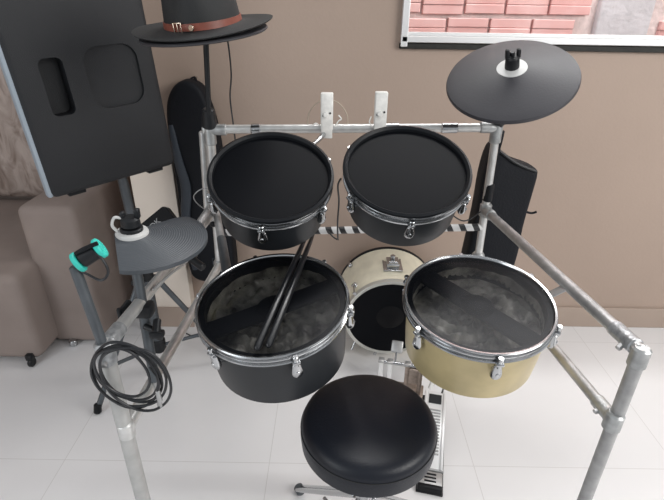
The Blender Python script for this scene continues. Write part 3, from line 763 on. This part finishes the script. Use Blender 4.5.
# its upright tube, clamped to the left rail
part('pad_post', M['dark_tube'], lambda m: m.tube((-0.397, 0.853, 1.015), (-0.377, 0.792, 0.726), 0.0105))
part('pad_post', M['grey_tube'], lambda m: m.tube((-0.377, 0.792, 0.728), (-0.377, 0.790, 0.652), 0.0040))
part('pad_clamp', M['black_plastic'], lambda m: (m.box((-0.388, 0.825, 0.890), (0.045, 0.035, 0.030), 0.008), m.tube((-0.355, 0.81, 0.875), (-0.350, 0.78, 0.862), 0.008), m.box((-0.349, 0.777, 0.860), (0.026, 0.008, 0.014), 0.003), m.tube((-0.415, 0.83, 0.905), (-0.422, 0.80, 0.898), 0.007), m.box((-0.423, 0.797, 0.897), (0.008, 0.010, 0.026), 0.003)))
part('pad_clamp', M['black_plastic'], lambda m: (m.tube((-0.385, 0.81, 0.858), (-0.350, 0.80, 0.850), 0.007), m.box((-0.347, 0.795, 0.848), (0.012, 0.024, 0.014), 0.004)))
part('rail_clamp', M['black_plastic'], lambda m: (m.box((-0.362, 1.08, 0.895), (0.035, 0.045, 0.050), 0.008), m.tube((-0.345, 1.05, 0.885), (-0.315, 1.03, 0.875), 0.010)))

# little black device with grey letters behind the wedge pad
dv = thing('sound_module', 'small black box with grey lettering, poking up behind the wedge cymbal pad', 'sound module', (-0.452, 1.13, 0.852), (R(62), R(0), R(-6)))
def rrect(w_, h_, r_, k=6):
    out = []
    for sx_, sy_, a0 in ((1, 1, 0), (-1, 1, 90), (-1, -1, 180), (1, -1, 270)):
        for i in range(k + 1):
            t = R(a0 + 90 * i / k); out.append((sx_ * (w_ / 2 - r_) + r_ * math.cos(t), sy_ * (h_ / 2 - r_) + r_ * math.sin(t)))
    return out
q45 = Matrix.Rotation(R(42), 3, 'Z')
MB().prism(rrect(0.110, 0.100, 0.012), (0, 0.062, 0), (0, 0, 1), 0.026, q45 @ V(1, 0, 0), q45 @ V(0, 1, 0)).build('housing', M['module'], dv, bevel=0.002)
def text(body, size, loc, rot, parent, m):
    cu = bpy.data.curves.new('t', 'FONT'); cu.body = body; cu.size = size; cu.extrude = 0.0003; cu.align_x = 'CENTER'; cu.align_y = 'CENTER'
    o = bpy.data.objects.new('t', cu); COL.objects.link(o)
    bpy.context.view_layer.update()
    me = bpy.data.meshes.new_from_object(o.evaluated_get(bpy.context.evaluated_depsgraph_get()))
    bpy.data.objects.remove(o)
    me.transform(Matrix.Translation(loc) @ rot.to_4x4()); me.materials.clear(); me.materials.append(m)
    p = bpy.data.objects.new('lettering', me); COL.objects.link(p); p.parent = parent
    return p
text('DDK', 0.022, V(-0.018, 0.078, 0.0265), Matrix.Rotation(R(48), 3, 'Z'), dv, M['mark'])
MB().box((0.022, 0.088, 0.0265), (0.003, 0.012, 0.0008), 0.0).build('mark', M['mark'], dv)
part('module_bracket', M['grey_tube'], lambda m: m.tube((-0.372, 1.13, 0.890), (-0.435, 1.148, 0.910), 0.006))

# small teal ended device on the left front post
tp_ = V(CL.x - 0.014, CL.y, 1.070)
td = thing('teal_capped_device', 'small black cylinder with bright teal end caps on top of the left front post', 'electronic device', tp_ + V(0.024, 0.004, 0.0205), (0, R(-28), R(24)))
MB().tube((-0.016, 0, 0), (0.016, 0, 0), 0.0140, n=28).build('body', M['black_plastic'], td)
for s in (-1, 1):
    m_ = MB(); m_.tube((s * 0.0155, 0, 0), (s * 0.0235, 0, 0), 0.0175, n=28)
    for k in range(8):
        t = 2 * PI * k / 8; m_.tube((s * 0.0230, 0.0105 * math.cos(t), 0.0105 * math.sin(t)), (s * 0.0245, 0.0105 * math.cos(t), 0.0105 * math.sin(t)), 0.0026, n=8)
    m_.build('end_cap', M['teal'], td)
MB().sweep([(-0.012, -0.004, 0.015), (0.004, -0.010, 0.0165), (0.026, -0.012, 0.013)], 0.0035).build('strap', M['black_rubber'], td)
cb = MB().sweep([tp_ + V(0.030, 0.0, 0.036), tp_ + V(0.048, -0.004, 0.018), tp_ + V(0.054, -0.006, -0.004), tp_ + V(0.040, -0.006, -0.020), tp_ + V(0.018, -0.004, -0.010), tp_ + V(0.005, -0.010, 0.006)], 0.0022)
cb.build('cord', M['cable'], td, True)

# ------------------------------------------------------------------ cables
coil = thing('cable_coil', 'coil of black cable hanging from the left front corner of the rack', 'cable', (-0.37, 0.655, 0.85))
rc = random.Random(3)
C0 = V(-0.348, 0.650, 0.877)
for i in range(6):
    pts = []; rr = 0.054 + rc.uniform(-0.006, 0.010); ox, oz = rc.uniform(-0.008, 0.012), rc.uniform(-0.008, 0.004) ; ph = rc.uniform(0, 6)
    if i == 4: ox, oz, rr = 0.014, -0.004, 0.061
    if i == 5: ox, oz, rr = -0.006, 0.012, 0.045
    for k in range(14):
        t = 2 * PI * k / 14
        pts.append(C0 + V(ox + rr * (1 + 0.05 * math.sin(2 * t + ph)) * math.cos(t), -0.006 - 0.0022 * i + 0.25 * rr * math.sin(t) * -0.55, oz + rr * 1.28 * (1 + 0.04 * math.cos(3 * t + ph)) * math.sin(t)))
    MB().sweep(pts, 0.0025, closed=True, sub=5, n=8).build('cable_loop', M['cable'], coil, True)
pg = MB(); pg.sweep([C0 + V(0.040, -0.01, 0.02), C0 + V(0.050, -0.008, -0.01), C0 + V(0.045, -0.01, -0.035)], 0.0025, n=8); pg.build('cable_end', M['cable'], coil, True)
pl_ = MB(); pl_.tube(C0 + V(0.045, -0.010, -0.033), C0 + V(0.046, -0.010, -0.056), 0.0042, 0.0050); pl_.tube(C0 + V(0.046, -0.010, -0.056), C0 + V(0.046, -0.010, -0.072), 0.0026)
o = pl_.build('plug', M['steel'], coil, True); o['label'] = 'grey metal plug'

def cable(label, pts, r, m=M['cable'], nm='cable'):
    o = MB().sweep(pts, r, n=8).build(nm, m)
    off = Vector(pts[0]); o.location = off
    for v in o.data.vertices: v.co -= off
    return tag(o, label, 'cable')
cable('thin black cable hanging straight down from the hat, in front of the wall', [(-0.268, 1.30, 1.372), (-0.270, 1.32, 1.34), (-0.282, 1.38, 1.28), (-0.292, 1.39, 1.22), (-0.289, 1.392, 1.14), (-0.286, 1.392, 1.06)], 0.0022)
cable('short black cable between the right cymbal pad and the stick bag', [(0.470, 1.315, 1.215), (0.480, 1.38, 1.16), (0.490, 1.42, 1.11), (0.510, 1.455, 1.065)], 0.0026)
cable('black cable hanging between the two black tom pads', [(0.018, 1.085, 1.090), (0.012, 1.12, 1.06), (0.016, 1.17, 1.00), (0.014, 1.20, 0.93), (0.016, 1.25, 0.86), (0.018, 1.34, 0.81), (0.004, 1.345, 0.815), (-0.016, 1.345, 0.838)], 0.0024)
cable('black cable from the right tom pad to the right rear post', [(0.27, 1.22, 1.00), (0.33, 1.30, 0.93), (0.40, 1.348, 0.875), (0.448, 1.352, 0.905)], 0.0022)
cable('thin pale wire loop standing behind the left white plate on the top bar', [(-0.075, 1.383, 1.150), (-0.070, 1.39, 1.185), (-0.045, 1.392, 1.212), (-0.015, 1.392, 1.220), (0.015, 1.392, 1.208), (0.036, 1.39, 1.180), (0.040, 1.383, 1.148)], 0.0014, M['wire'], 'wire')
for pts, lb in (([(0.004, 1.350, 1.155), (0.012, 1.345, 1.170), (0.020, 1.345, 1.176), (0.012, 1.345, 1.186)], 'right of the left white plate'), ([(0.108, 1.350, 1.155), (0.098, 1.345, 1.168), (0.102, 1.345, 1.184)], 'left of the right white plate'), ([(-0.040, 1.350, 1.155), (-0.050, 1.345, 1.163), (-0.058, 1.345, 1.158)], 'left of the left white plate')):
    cable('curled white cable tie end on the top bar, ' + lb, pts, 0.0018, M['white_plate'], 'cable_tie')
cable('black and grey cable running along the left rail under the wedge cymbal pad', [(-0.375, 0.86, 0.915), (-0.355, 0.93, 0.918), (-0.345, 1.02, 0.905), (-0.35, 1.10, 0.925)], 0.003, M['grey_tube'])
cable('grey cable looping from the left rear joint of the rack', [(-0.385, 1.345, 0.900), (-0.405, 1.33, 0.93), (-0.405, 1.32, 0.955), (-0.380, 1.32, 0.975), (-0.352, 1.335, 0.97)], 0.0016, M['grey_tube'])
cable('thin dark cable lying on the floor by the speaker stand', [(-0.72, 1.93, 0.003), (-0.66, 1.90, 0.003), (-0.60, 1.93, 0.003), (-0.55, 1.99, 0.003)], 0.003)

# ------------------------------------------------------------------ bags
# long padded gig bag hanging on the wall behind the rack, left
gb = thing('gig_bag', 'long black padded instrument bag with rounded top, hanging behind the left of the rack', 'bag', (-0.57, 1.98, 0.28))
def bag_outline(pts, k=5):
    P = [V(a, b, 0) for a, b in pts]; m = len(P); out = []
    for i in range(m):
        a, b, c, d = P[i - 1], P[i], P[(i + 1) % m], P[(i + 2) % m]
        for j in range(k):
            t = j / k
            q = 0.5 * ((2 * b) + (c - a) * t + (2 * a - 5 * b + 4 * c - d) * t * t + (3 * b - a - 3 * c + d) * t ** 3)
            out.append((q.x, q.y))
    return out
ol = bag_outline([(-0.575, 1.190), (-0.525, 1.165), (-0.500, 1.10), (-0.482, 1.02), (-0.470, 0.90), (-0.455, 0.70), (-0.450, 0.50), (-0.450, 0.34), (-0.475, 0.290), (-0.56, 0.285), (-0.635, 0.30), (-0.662, 0.36), (-0.665, 0.55), (-0.668, 0.75), (-0.670, 0.90), (-0.672, 1.02), (-0.660, 1.11), (-0.625, 1.17)])
def pillow(ol, y0, thick, cx_, cz_):
    rings = []
    for s, yy in ((0.90, y0 + thick), (0.985, y0 + thick * 0.9), (1.0, y0 + thick * 0.7), (1.0, y0 + thick * 0.3), (0.985, y0 + thick * 0.1), (0.93, y0), (0.8, y0 - 0.002)):
        w2 = 1 - (1 - s) * 0.9
        rings.append([V(cx_ + (a - cx_) * s, yy, cz_ + (b - cz_) * (1 - (1 - s) * 0.3)) for a, b in ol])
    return MB().rings(rings)
pillow(ol, 1.94, 0.095, -0.565, 0.75).build('body', M['nylon'], gb, True, ang=60)
MB().sweep([(-0.655, 1.940, 1.02), (-0.640, 1.930, 0.88), (-0.622, 1.925, 0.76), (-0.640, 1.925, 0.62), (-0.645, 1.93, 0.50), (-0.63, 1.935, 0.36)], [0.010, 0.018, 0.022, 0.020, 0.016, 0.012], flat=0.5, n=12).build('padded_strap', M['nylon_sheen'], gb, True)  # strap's paler tone paints the sheen on the bag
pk = MB()
for (a, c, w_, h_) in ((-0.515, 0.420, 0.062, 0.002), (-0.515, 0.350, 0.062, 0.002), (-0.546, 0.385, 0.002, 0.07), (-0.484, 0.385, 0.002, 0.07), (-0.515, 0.385, 0.062, 0.002)):
    pk.box((a, 1.936, c), (w_, 0.003, h_), 0.0)
o = pk.build('stitched_patch', M['nylon_sheen'], gb, True); o['label'] = 'square of blue-grey stitching'
MB().sweep([(-0.58, 1.975, 1.18), (-0.56, 2.02, 1.195), (-0.54, 1.975, 1.17)], 0.006, flat=0.4).build('hanging_loop', M['nylon'], gb, True)
MB().tube((-0.56, 2.015, 1.190), (-0.56, 2.05, 1.190), 0.004).build('hook', M['chrome'], gb, True)

sb = thing('stick_bag', 'black nylon stick bag with open top hanging behind the right rear post', 'bag', (0.57, 1.52, 0.52))
ol2 = [(0.500, 1.070), (0.513, 1.062), (0.560, 1.030), (0.640, 1.003), (0.654, 0.985), (0.652, 0.93), (0.643, 0.80), (0.645, 0.72), (0.640, 0.64), (0.625, 0.52), (0.60, 0.50), (0.50, 0.50), (0.485, 0.53), (0.465, 0.60), (0.470, 0.72), (0.478, 0.85), (0.480, 0.97), (0.488, 1.04)]
pillow(bag_outline(ol2, 3), 1.475, 0.085, 0.56, 0.78).build('body', M['nylon'], sb, True, ang=60)
MB().sweep([(0.515, 1.472, 1.060), (0.575, 1.470, 1.022), (0.642, 1.474, 0.996)], 0.005, n=8).build('top_piping', M['black_plastic'], sb, True)
MB().sweep([(0.512, 1.50, 1.03), (0.495, 1.44, 1.08), (0.482, 1.39, 1.14), (0.478, 1.385, 1.10), (0.478, 1.42, 1.0), (0.49, 1.474, 0.93)], 0.009, flat=0.35, n=10).build('strap', M['nylon'], sb, True)
MB().sweep([(0.640, 1.50, 0.850), (0.665, 1.495, 0.845), (0.680, 1.49, 0.852)], 0.004, n=8).build('zip_pull', M['nylon'], sb, True)

# ------------------------------------------------------------------ light
wd = bpy.data.worlds.new('World'); sc.world = wd; wd.use_nodes = True
bg = wd.node_tree.nodes['Background']; bg.inputs['Color'].default_value = (0.93, 0.96, 1.0, 1); bg.inputs['Strength'].default_value = 0.38
def area(name, loc, target, sx_, sy_, power, col):
    l = bpy.data.lights.new(name, 'AREA'); l.shape = 'RECTANGLE'; l.size = sx_; l.size_y = sy_; l.energy = power; l.color = col
    o = bpy.data.objects.new(name, l); COL.objects.link(o); o.location = loc
    o.rotation_euler = (Vector(target) - Vector(loc)).to_track_quat('-Z', 'Y').to_euler()
    return o
area('door_daylight', (-2.3, -0.9, 1.7), (0.1, 1.3, 0.4), 1.4, 2.0, 24, (0.90, 0.96, 1.0))
area('rear_window_daylight', (2.7, -0.5, 2.3), (1.1, 2.0, 0.5), 2.0, 1.4, 68, (1.0, 0.98, 0.95))
area('outdoor_daylight', (1.2, 2.35, 3.4), (1.2, 2.75, 1.3), 3.0, 0.6, 95, (1.0, 0.99, 0.98))

# ------------------------------------------------------------------ camera
cam = bpy.data.cameras.new('Camera'); co = bpy.data.objects.new('Camera', cam); COL.objects.link(co)
cam.sensor_width = 36; cam.lens = 480 / 664 * 36; cam.clip_start = 0.02
co.matrix_world = Matrix.Translation((0, 0, 1.45)) @ (Matrix.Rotation(R(90 - 26.8), 4, 'X') @ Matrix.Rotation(R(0.9), 4, 'Z'))
sc.camera = co
sc.view_settings.view_transform = 'Standard'; sc.view_settings.look = 'None'
sc.view_settings.gamma = 1; sc.view_settings.use_curve_mapping = False
sc.view_settings.exposure = 0.35
